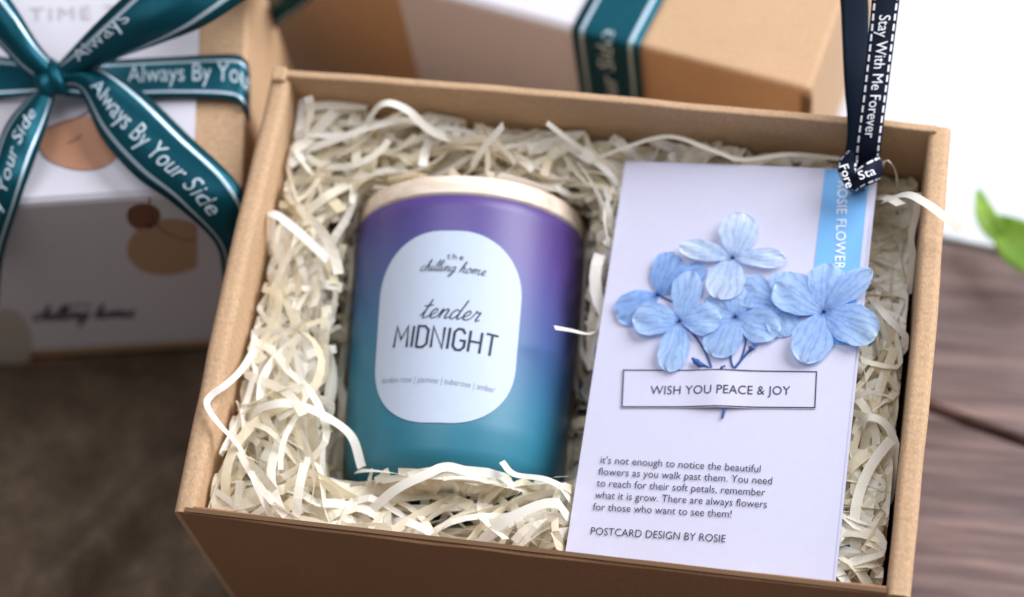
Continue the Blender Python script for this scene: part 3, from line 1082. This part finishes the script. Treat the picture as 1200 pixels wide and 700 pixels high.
# ------------------------------------------------------------------ ribbons
class Rib:
    """a ribbon between two edge curves; s runs along it in metres, v across it (0..1)"""
    def __init__(self, A, B, n=10, sag=0.0):
        self.a, self.b = cat(A, n), cat(B, n)
        self.N = len(self.a)
        self.L = [0.0]
        for i in range(1, self.N):
            self.L.append(self.L[-1] + ((self.a[i] + self.b[i]) / 2 - (self.a[i - 1] + self.b[i - 1]) / 2).length)
        self.len = self.L[-1]
        self.w = sum((x - y).length for x, y in zip(self.a, self.b)) / self.N
        self.sag = sag
    def p(self, s, v):
        s = max(0, min(self.len - 1e-9, s))
        i = 0
        while i < self.N - 2 and self.L[i + 1] < s: i += 1
        f = (s - self.L[i]) / max(1e-9, self.L[i + 1] - self.L[i])
        a = self.a[i].lerp(self.a[i + 1], f); b = self.b[i].lerp(self.b[i + 1], f)
        q = a.lerp(b, v)
        if self.sag:
            q = q + self.nrm(s) * self.sag * math.sin(math.pi * v)
        return q
    def nrm(self, s):
        i = 0
        while i < self.N - 2 and self.L[i + 1] < s: i += 1
        t = (self.a[i + 1] + self.b[i + 1]) - (self.a[i] + self.b[i])
        n = t.cross(self.a[i] - self.b[i]).normalized()
        c = (CAM - self.a[i])
        return n if n.z > 0 or (abs(n.z) < .15 and n.dot(c) > 0) else -n
    def build(self, name, mat, parent, nv=6):
        V, F, U = [], [], []
        for i in range(self.N):
            for j in range(nv + 1):
                v = j / nv
                V.append(self.p(self.L[i], v)); U.append((self.L[i], v))
        for i in range(self.N - 1):
            for j in range(nv):
                F.append([i * (nv + 1) + j, (i + 1) * (nv + 1) + j, (i + 1) * (nv + 1) + j + 1, i * (nv + 1) + j + 1])
        o = mesh(name, V, F, mat, parent, uvs=U)
        solid(o, 0.0003, 0)
        return o
    def text(self, geo, s0, s1, v0, h, mat, parent, flip=False, lift=0.0006):
        """lay letters along the ribbon from s0 to s1, baseline at v0, cap height h as a share of the width"""
        V, F = geo
        x0, x1 = min(v[0] for v in V), max(v[0] for v in V)
        top = max(v[1] for v in V)
        out = []
        for x, y in V:
            s = s0 + (x - x0) / (x1 - x0) * (s1 - s0)
            v = v0 + (y / top) * h
            n = self.nrm(s)
            if n.dot(CAM - self.p(s, .5)) < 0: n = -n
            out.append(self.p(s, v) + n * lift)
        return mesh("lettering", out, F, mat, parent, smooth=False)

def rib_px(A, B, n=10, sag=0.0):
    return Rib([at(*p) for p in A], [at(*p) for p in B], n, sag)

# navy ribbon knotted through the corner of the card and held upright
nv = thing("navy_ribbon", "dark navy ribbon with white stitched edges tied to the postcard corner", "ribbon", at(1006, 200, CZ + 0.002))
r1 = rib_px([(1000, 200, H - .004), (1003, 165, H + .006), (1010, 110, H + .016), (1018, 40, H + .026), (1024, -30, H + .036), (1028, -70, H + .044)],
            [(1030, 192, H - .004), (1033, 165, H + .005), (1040, 110, H + .014), (1049, 40, H + .024), (1058, -30, H + .034), (1063, -70, H + .042)], 10, 0.0006)
r0 = rib_px([(989, 190, H - .007), (993, 150, H + .001), (989, 90, H + .012), (986, 20, H + .020), (984, -30, H + .028), (998, -72, H + .041)],
            [(1014, 190, H - .008), (1018, 150, H - .000), (1018, 90, H + .009), (1018, 20, H + .017), (1018, -30, H + .025), (1034, -72, H + .038)], 10)
M['navyback'] = m_ribbon("plain_navy_ribbon_back", (0.003, 0.009, 0.022, 1), (0.005, 0.013, 0.030, 1), (0.003, 0.009, 0.022, 1), True)
r0.build("rear_tail", M['navyback'], nv)
t1 = r1.build("front_tail", M['navy'], nv)
# text reads from the top down
def s_at(r, py):
    best = min(range(r.N), key=lambda i: abs(pxy((r.a[i] + r.b[i]) / 2)[1] - py))
    return r.L[best]
def pxy(p):
    v = Vector(p) - CAM
    z = v.dot(CF)
    return 600 + FPX * v.dot(CX) / z, 350 - FPX * v.dot(CY) / z
r1.text(font_geo("Stay With Me Forever", 0.0, 1.0), s_at(r1, 18), s_at(r1, 160), .30, .42, M['white'], t1)
r1b = r1
kn = rib_px([(994, 177, H - .004), (983, 189, H - .001), (983, 203, H + .000), (992, 220, H - .005), (1000, 226, H - .012)],
            [(1006, 190, H - .001), (1004, 198, H + .002), (1008, 208, H + .002), (1012, 220, H - .003), (1014, 224, H - .012)], 8, 0.0012)
k1 = kn.build("knot_band", M['navy'], nv)
mesh("lettering", *lay(font_geo("Fore", 0, 1.0), lambda x, y: at(x, -y, H + .0034), (984, -195), (992, -221), 10), M['white'], k1, smooth=False)
kn2 = rib_px([(999, 205, H + .001), (1008, 195, H + .004), (1020, 187, H + .004), (1028, 183, H + .000), (1030, 184, H - .006)],
             [(1004, 225, H - .004), (1012, 220, H + .001), (1021, 216, H + .002), (1028, 213, H - .002), (1031, 211, H - .008)], 8, 0.0012)
k2 = kn2.build("knot_wrap", M['navy'], nv)
mesh("lettering", *lay(font_geo("Sta", 0, 1.0), lambda x, y: at(x, -y, H + .0058), (1008, -211), (1027, -204), 10), M['white'], k2, smooth=False)

# ------------------------------------------------------------------ closed gift box at the left
LH = 0.14
LZ = 0.006
ANG = R_(10)
lx, ly = Vector((math.cos(ANG), math.sin(ANG), 0)), Vector((-math.sin(ANG), math.cos(ANG), 0))
LC = Vector((-0.1245, 0.041, 0))                          # front right corner
LW, LD = 0.150, 0.101
def lf(v):
    p = LC + lx * v.x + ly * v.y
    return Vector((p.x, p.y, v.z))
def lpx(px, py):
    """local (along, back) on the lid of this box"""
    p = at(px, py, LH) - LC
    return p.dot(lx), p.dot(ly)
lg = thing("closed_gift_box", "closed kraft gift box in a white printed sleeve, standing left of the open box", "gift box", lf(Vector((-LW / 2, LD / 2, LZ))))
mesh("carton", *box_geo((-LW, 0, LZ), (0, LD, LH), 0.0016, 3, lf), M['kraft'], lg, smooth=False)
sr = lpx(233, 65)[0]
e = 0.0007
V, F = [], []
pr_ = [(-e, 0.016), (-e, LH - 0.002), (-e + 0.0006, LH - 0.0004), (0.0014, LH + e), (LD - 0.0014, LH + e), (LD + e, LH - 0.002), (LD + e, 0.016)]
for x in (-LW + 0.006, sr):
    for y, z in pr_:
        V.append(lf(Vector((x, y, z))))
m_ = len(pr_)
for j in range(m_ - 1):
    F.append([j, m_ + j, m_ + j + 1, j + 1])
# the sleeve's front ends in a wavy printed band, its right edge stops short on the front as well
sv = solid(mesh("sleeve", V, F, M['sleeve'], lg, smooth=False), 0.0006, 1)
def front_pt(px, py, off=0.0014):
    """point on the front face of this box"""
    d = ray(px, py)
    o = LC - ly * off
    k = (o - CAM).dot(ly) / d.dot(ly)
    return CAM + d * k
def blob(pts_fn, cx_, cy_, rx, ry, name, mat, wob=0.06, n=40, clip=None):
    V, F = [pts_fn(cx_, cy_)], []
    for i in range(n):
        a = 2 * math.pi * i / n
        w = 1 + wob * math.sin(2 * a + cx_) + wob * .5 * math.sin(3 * a + cy_)
        x, y = cx_ + rx * math.cos(a) * w, cy_ + ry * math.sin(a) * w
        if clip: x, y = clip(x, y)
        V.append(pts_fn(x, y))
    for i in range(n):
        F.append([0, 1 + i, 1 + (i + 1) % n])
    return mesh(name, V, F, mat, sv, smooth=False)
topf = lambda x, y: at(x, y, LH + e + 0.0011)
blob(topf, 96, 168, 46, 33, "printed_leaf", M['terracotta'])
blob(front_pt, 168, 254, 21, 14.5, "printed_leaf", M['umber'])
blob(front_pt, 198, 290, 50, 33, "printed_leaf", M['tan'], .03, clip=lambda x, y: (min(x, 231), y))
blob(front_pt, 8, 402, 29, 40, "printed_leaf", M['greige'], .03)
blob(front_pt, 70, 432, 50, 12, "printed_leaf", M['terracotta'], .05, clip=lambda x, y: (x, min(y, 430)))
def line_geo(fn, pts, w):
    P = cat([fn(x, y) for x, y in pts], 6)
    return tube_geo(P, w, w, 5)
for fn_, pts_ in ((front_pt, [(175, 232), (176, 250), (188, 268), (212, 280), (228, 282)]), (topf, [(55, 150), (85, 140), (110, 128)]), (topf, [(80, 168), (92, 162), (95, 158)])):
    mesh("printed_twig", *line_geo(fn_, pts_, .0003), M['umber'], sv)
def fsurf(s, t): return front_pt(s, -t, 0.0016)
G = [lay(stroke_geo("chilling home", CURSIVE, .24, True, .30, .2), fsurf, (38, -376), (158, -372), 17),
     lay(font_geo("the", 0.01, 1.5), fsurf, (84, -361), (106, -360), 6)]
mesh("lettering", *join(*G), M['ink'], sv, smooth=False)
def tsurf(s, t): return at(s, -t, LH + e + 0.0009)
sq = [(x * .34, .5 + .45 * math.sin(x * 2.4) + .25 * math.sin(x * 5.1)) for x in range(14)]
G = [lay(font_geo("TIME TO", 0, 1.25), tsurf, (36, -24), (166, -20), 15)]
mesh("faint_lettering", *join(*G), M['faintink'], sv, smooth=False)

# teal bow
bw = thing("ribbon_bow", "teal satin ribbon with white lines tied in a bow on the closed box at left", "ribbon bow", at(60, 92, LH + 0.003))
Z = LH
TX = "Always By Your Side"
band = rib_px([(70, 72, Z + .010), (120, 71, Z + .006), (200, 67, Z + .004), (270, 64, Z + .003), (287, 70, Z + .0015), (293, 84, Z - .008), (294, 112, Z - .020)],
              [(70, 112, Z + .010), (120, 116, Z + .006), (200, 114, Z + .004), (268, 117, Z + .003), (286, 128, Z + .0015), (292, 142, Z - .008), (293, 165, Z - .020)], 8)
b_ = band.build("band", M['teal'], bw)
band.text(font_geo("Always By Your", 0.0, 1.0), band.len * .27, band.len * .80, .62, -.42, M['ribbonprint'], b_)
loop = rib_px([(62, 82, Z + .012), (80, 62, Z + .020), (110, 30, Z + .030), (150, -8, Z + .038), (200, -50, Z + .040)],
              [(84, 100, Z + .010), (125, 74, Z + .016), (185, 52, Z + .024), (240, 30, Z + .030), (300, -8, Z + .032)], 10, 0.0045)
o_ = loop.build("loop", M['teal'], bw)
loop.text(font_geo("Always", 0.0, 1.0), loop.len * .20, loop.len * .60, .30, -.25, M['ribbonprint'], o_)
tail = rib_px([(66, 78, Z + .014), (118, 80, Z + .014), (165, 106, Z + .012), (220, 158, Z + .011), (276, 212, Z + .008), (290, 250, Z - .004), (288, 300, Z - .03)],
              [(70, 104, Z + .012), (94, 108, Z + .012), (118, 160, Z + .010), (158, 206, Z + .009), (205, 240, Z + .004), (252, 285, Z - .012), (262, 330, Z - .04)], 8, 0.0035)
o_ = tail.build("tail", M['teal'], bw)
tail.text(font_geo(TX, 0.0, 1.0), tail.len * .13, tail.len * .68, .66, -.30, M['ribbonprint'], o_)
tail2 = rib_px([(54, 98, Z + .010), (30, 118, Z + .012), (4, 152, Z + .012), (-16, 215, Z + .008), (-32, 270, Z - .010), (-40, 330, Z - .035)],
               [(66, 104, Z + .010), (54, 150, Z + .012), (40, 190, Z + .010), (22, 240, Z + .002), (4, 300, Z - .018), (-2, 360, Z - .045)], 8, 0.0035)
o_ = tail2.build("tail", M['teal'], bw)
tail2.text(font_geo(TX, 0.0, 1.0), tail2.len * .80, tail2.len * .14, .64, -.28, M['ribbonprint'], o_)
lband = rib_px([(64, 84, Z + .010), (30, 72, Z + .006), (-10, 66, Z + .004), (-80, 66, Z + .003)],
               [(66, 108, Z + .010), (34, 112, Z + .006), (-10, 116, Z + .004), (-80, 118, Z + .003)], 8)
o_ = lband.build("band", M['teal'], bw)
loop2 = rib_px([(66, 76, Z + .014), (44, 50, Z + .022), (18, 8, Z + .032), (-10, -30, Z + .036), (-40, -60, Z + .030)],
               [(48, 96, Z + .012), (22, 78, Z + .018), (-10, 45, Z + .024), (-50, 20, Z + .026), (-90, 0, Z + .020)], 10, 0.0045)
loop2.build("loop", M['teal'], bw)
bk = rib_px([(210, -60, Z + .030), (300, -80, Z + .020), (380, -60, Z + .0), (372, -8, Z - .03), (316, 40, Z - .05), (300, 90, Z - .06)],
            [(290, -20, Z + .030), (330, -30, Z + .020), (344, -20, Z + .0), (322, 0, Z - .03), (300, 30, Z - .05), (280, 80, Z - .06)], 8)
bk.build('loop', M['teal'], bw)
# knot
V, F = [], []
bm = bmesh.new()
bmesh.ops.create_uvsphere(bm, u_segments=28, v_segments=16, radius=1)
kc = at(62, 92, Z + .013)
for v in bm.verts:
    c = v.co.copy()
    w = 1 + 0.16 * math.sin(c.x * 6 + c.y * 3) * (1 - abs(c.z) * .5)
    v.co = kc + lx * c.x * .0068 * w + ly * c.y * .0076 * w + Vector((0, 0, c.z * .0052 * w))
bm.verts.index_update()
mesh("knot", [v.co.copy() for v in bm.verts], [[v.index for v in f.verts] for f in bm.faces], M['teal'], bw, uvs=[(0, .5)] * len(bm.verts))
bm.free()

# ------------------------------------------------------------------ kraft gift box behind
KH = 0.10
KC = at(950, 107, KH)                                     # front right top corner
KA = at(560, 5, KH)
kx = (KC - KA); kx.z = 0; kx.normalize()
ky = Vector((-kx.y, kx.x, 0))
KW, KD = 0.262, 0.15
def kf(v):
    p = KC + kx * v.x + ky * v.y
    return Vector((p.x, p.y, v.z))
kb = thing("kraft_gift_box", "kraft gift box with a white sleeve lying behind the open box", "gift box", kf(Vector((-KW / 2, KD / 2, 0.001))))
mesh("carton", *box_geo((-KW, 0, 0.001), (0, KD, KH), 0.0022, 3, kf), M['kraft'], kb, smooth=False)
mesh("corner_slot", *box_geo((-0.0035, -0.0012, 0.002), (0.0006, 0.002, KH - 0.004), 0.001, 2, kf), M['kraft_edge'], kb, smooth=False)
def kfront(px, py):
    d = ray(px, py)
    k = (KC - CAM).dot(ky) / d.dot(ky)
    p = CAM + d * k - KC
    return p.dot(kx), p.z + KC.z
ka, kb_ = kfront(485, 60)[0], kfront(712, 70)[0]
V, F = [], []
pr_ = [(-e, 0.01), (-e, KH - 0.002), (-e + .0006, KH - .0004), (0.0016, KH + e), (KD - .002, KH + e), (KD + e, KH - .002), (KD + e, .01)]
for x in (ka, kb_):
    for y, z in pr_:
        V.append(kf(Vector((x, y, z))))
m_ = len(pr_)
ks = solid(mesh("sleeve", V, [[j, m_ + j, m_ + j + 1, j + 1] for j in range(m_ - 1)], M['sleeve'], kb, smooth=False), 0.0006, 1)
# teal band round it
kr = thing("ribbon_band", "teal ribbon with white lines wrapped round the kraft box behind", "ribbon", kf(Vector((kb_, 0, KH))))
ra, rb_ = kfront(676, 60)[0], kfront(752, 60)[0]
E2 = 0.0022
prof = [(-E2, 0.02, 0), (-E2, 0.06, 0), (-E2, KH - .004, 0), (-E2 + .001, KH, 0), (.002, KH + E2, 0), (.03, KH + E2, .003), (.08, KH + E2, .008), (KD, KH + E2, .012)]
kr_ = Rib([kf(Vector((ra + q, y, z))) for y, z, q in prof], [kf(Vector((rb_ + q, y, z))) for y, z, q in prof], 6)
o_ = kr_.build("band", M['teal'], kr)
kr_.text(font_geo("By Your Side", 0.0, 1.0), .006, .086, .60, -.24, M['ribbonprint'], o_)

# ------------------------------------------------------------------ house plant by the window
pb_ = edge_a + edir * 0.115 + enor * 0.055
pp = thing("potted_plant", "small fresh green plant whose leaf leans in beyond the table edge at right", "plant", (pb_.x, pb_.y, 0.0))
prof = [(0.0001, 0.0), (.022, 0.0), (.024, .002), (.030, .05), (.031, .052), (.029, .052), (.028, .046), (.0001, .046)]
V, F = [], []
for i in range(32):
    a = 2 * math.pi * i / 32
    for r, z in prof:
        V.append(Vector((pb_.x + r * math.cos(a), pb_.y + r * math.sin(a), z - .0015)))
m_ = len(prof)
for i in range(32):
    for j in range(m_ - 1):
        F.append([i * m_ + j, ((i + 1) % 32) * m_ + j, ((i + 1) % 32) * m_ + j + 1, i * m_ + j + 1])
po = mesh("pot", V, F, M['pot'], pp)
def leaf(base, mid, tip, w):
    P = cat([base, mid, tip], 10)
    n = len(P)
    V, F = [], []
    for i, p in enumerate(P):
        t = (P[min(n - 1, i + 1)] - P[max(0, i - 1)]).normalized()
        sd = t.cross(CAM - p).normalized()
        h = w / 2 * math.sin(math.pi * min(1, (i / (n - 1)) ** .8 * .97 + .015)) ** .8
        for j in range(7):
            q = -1 + j / 3
            V.append(p + sd * h * q + Vector((0, 0, .12 * w * q * q)))
    for i in range(n - 1):
        for j in range(6):
            F.append([i * 7 + j, (i + 1) * 7 + j, (i + 1) * 7 + j + 1, i * 7 + j + 1])
    return solid(mesh("leaf", V, F, M['leaf'], pp), .0004, 0)
crown = Vector((pb_.x, pb_.y, .062))
mesh("stem", *tube_geo([Vector((pb_.x, pb_.y, .04)), crown], .002, .0016), M['leaf'], pp)
leaf(at(1236, 322, .015), at(1192, 286, .02), at(1162, 256, .012), .018)
leaf(at(1180, 290, .013), at(1156, 256, .02), at(1146, 222, .012), .0085)
leaf(crown, at(1238, 300, .05), at(1230, 324, .014), .006)
leaf(crown, crown + Vector((.03, .03, .03)), crown + Vector((.07, .05, .02)), .022)
leaf(crown, crown + Vector((.0, .035, .03)), crown + Vector((.0, .075, .02)), .022)
leaf(crown, crown + Vector((.03, -.03, .025)), crown + Vector((.06, -.05, .01)), .020)
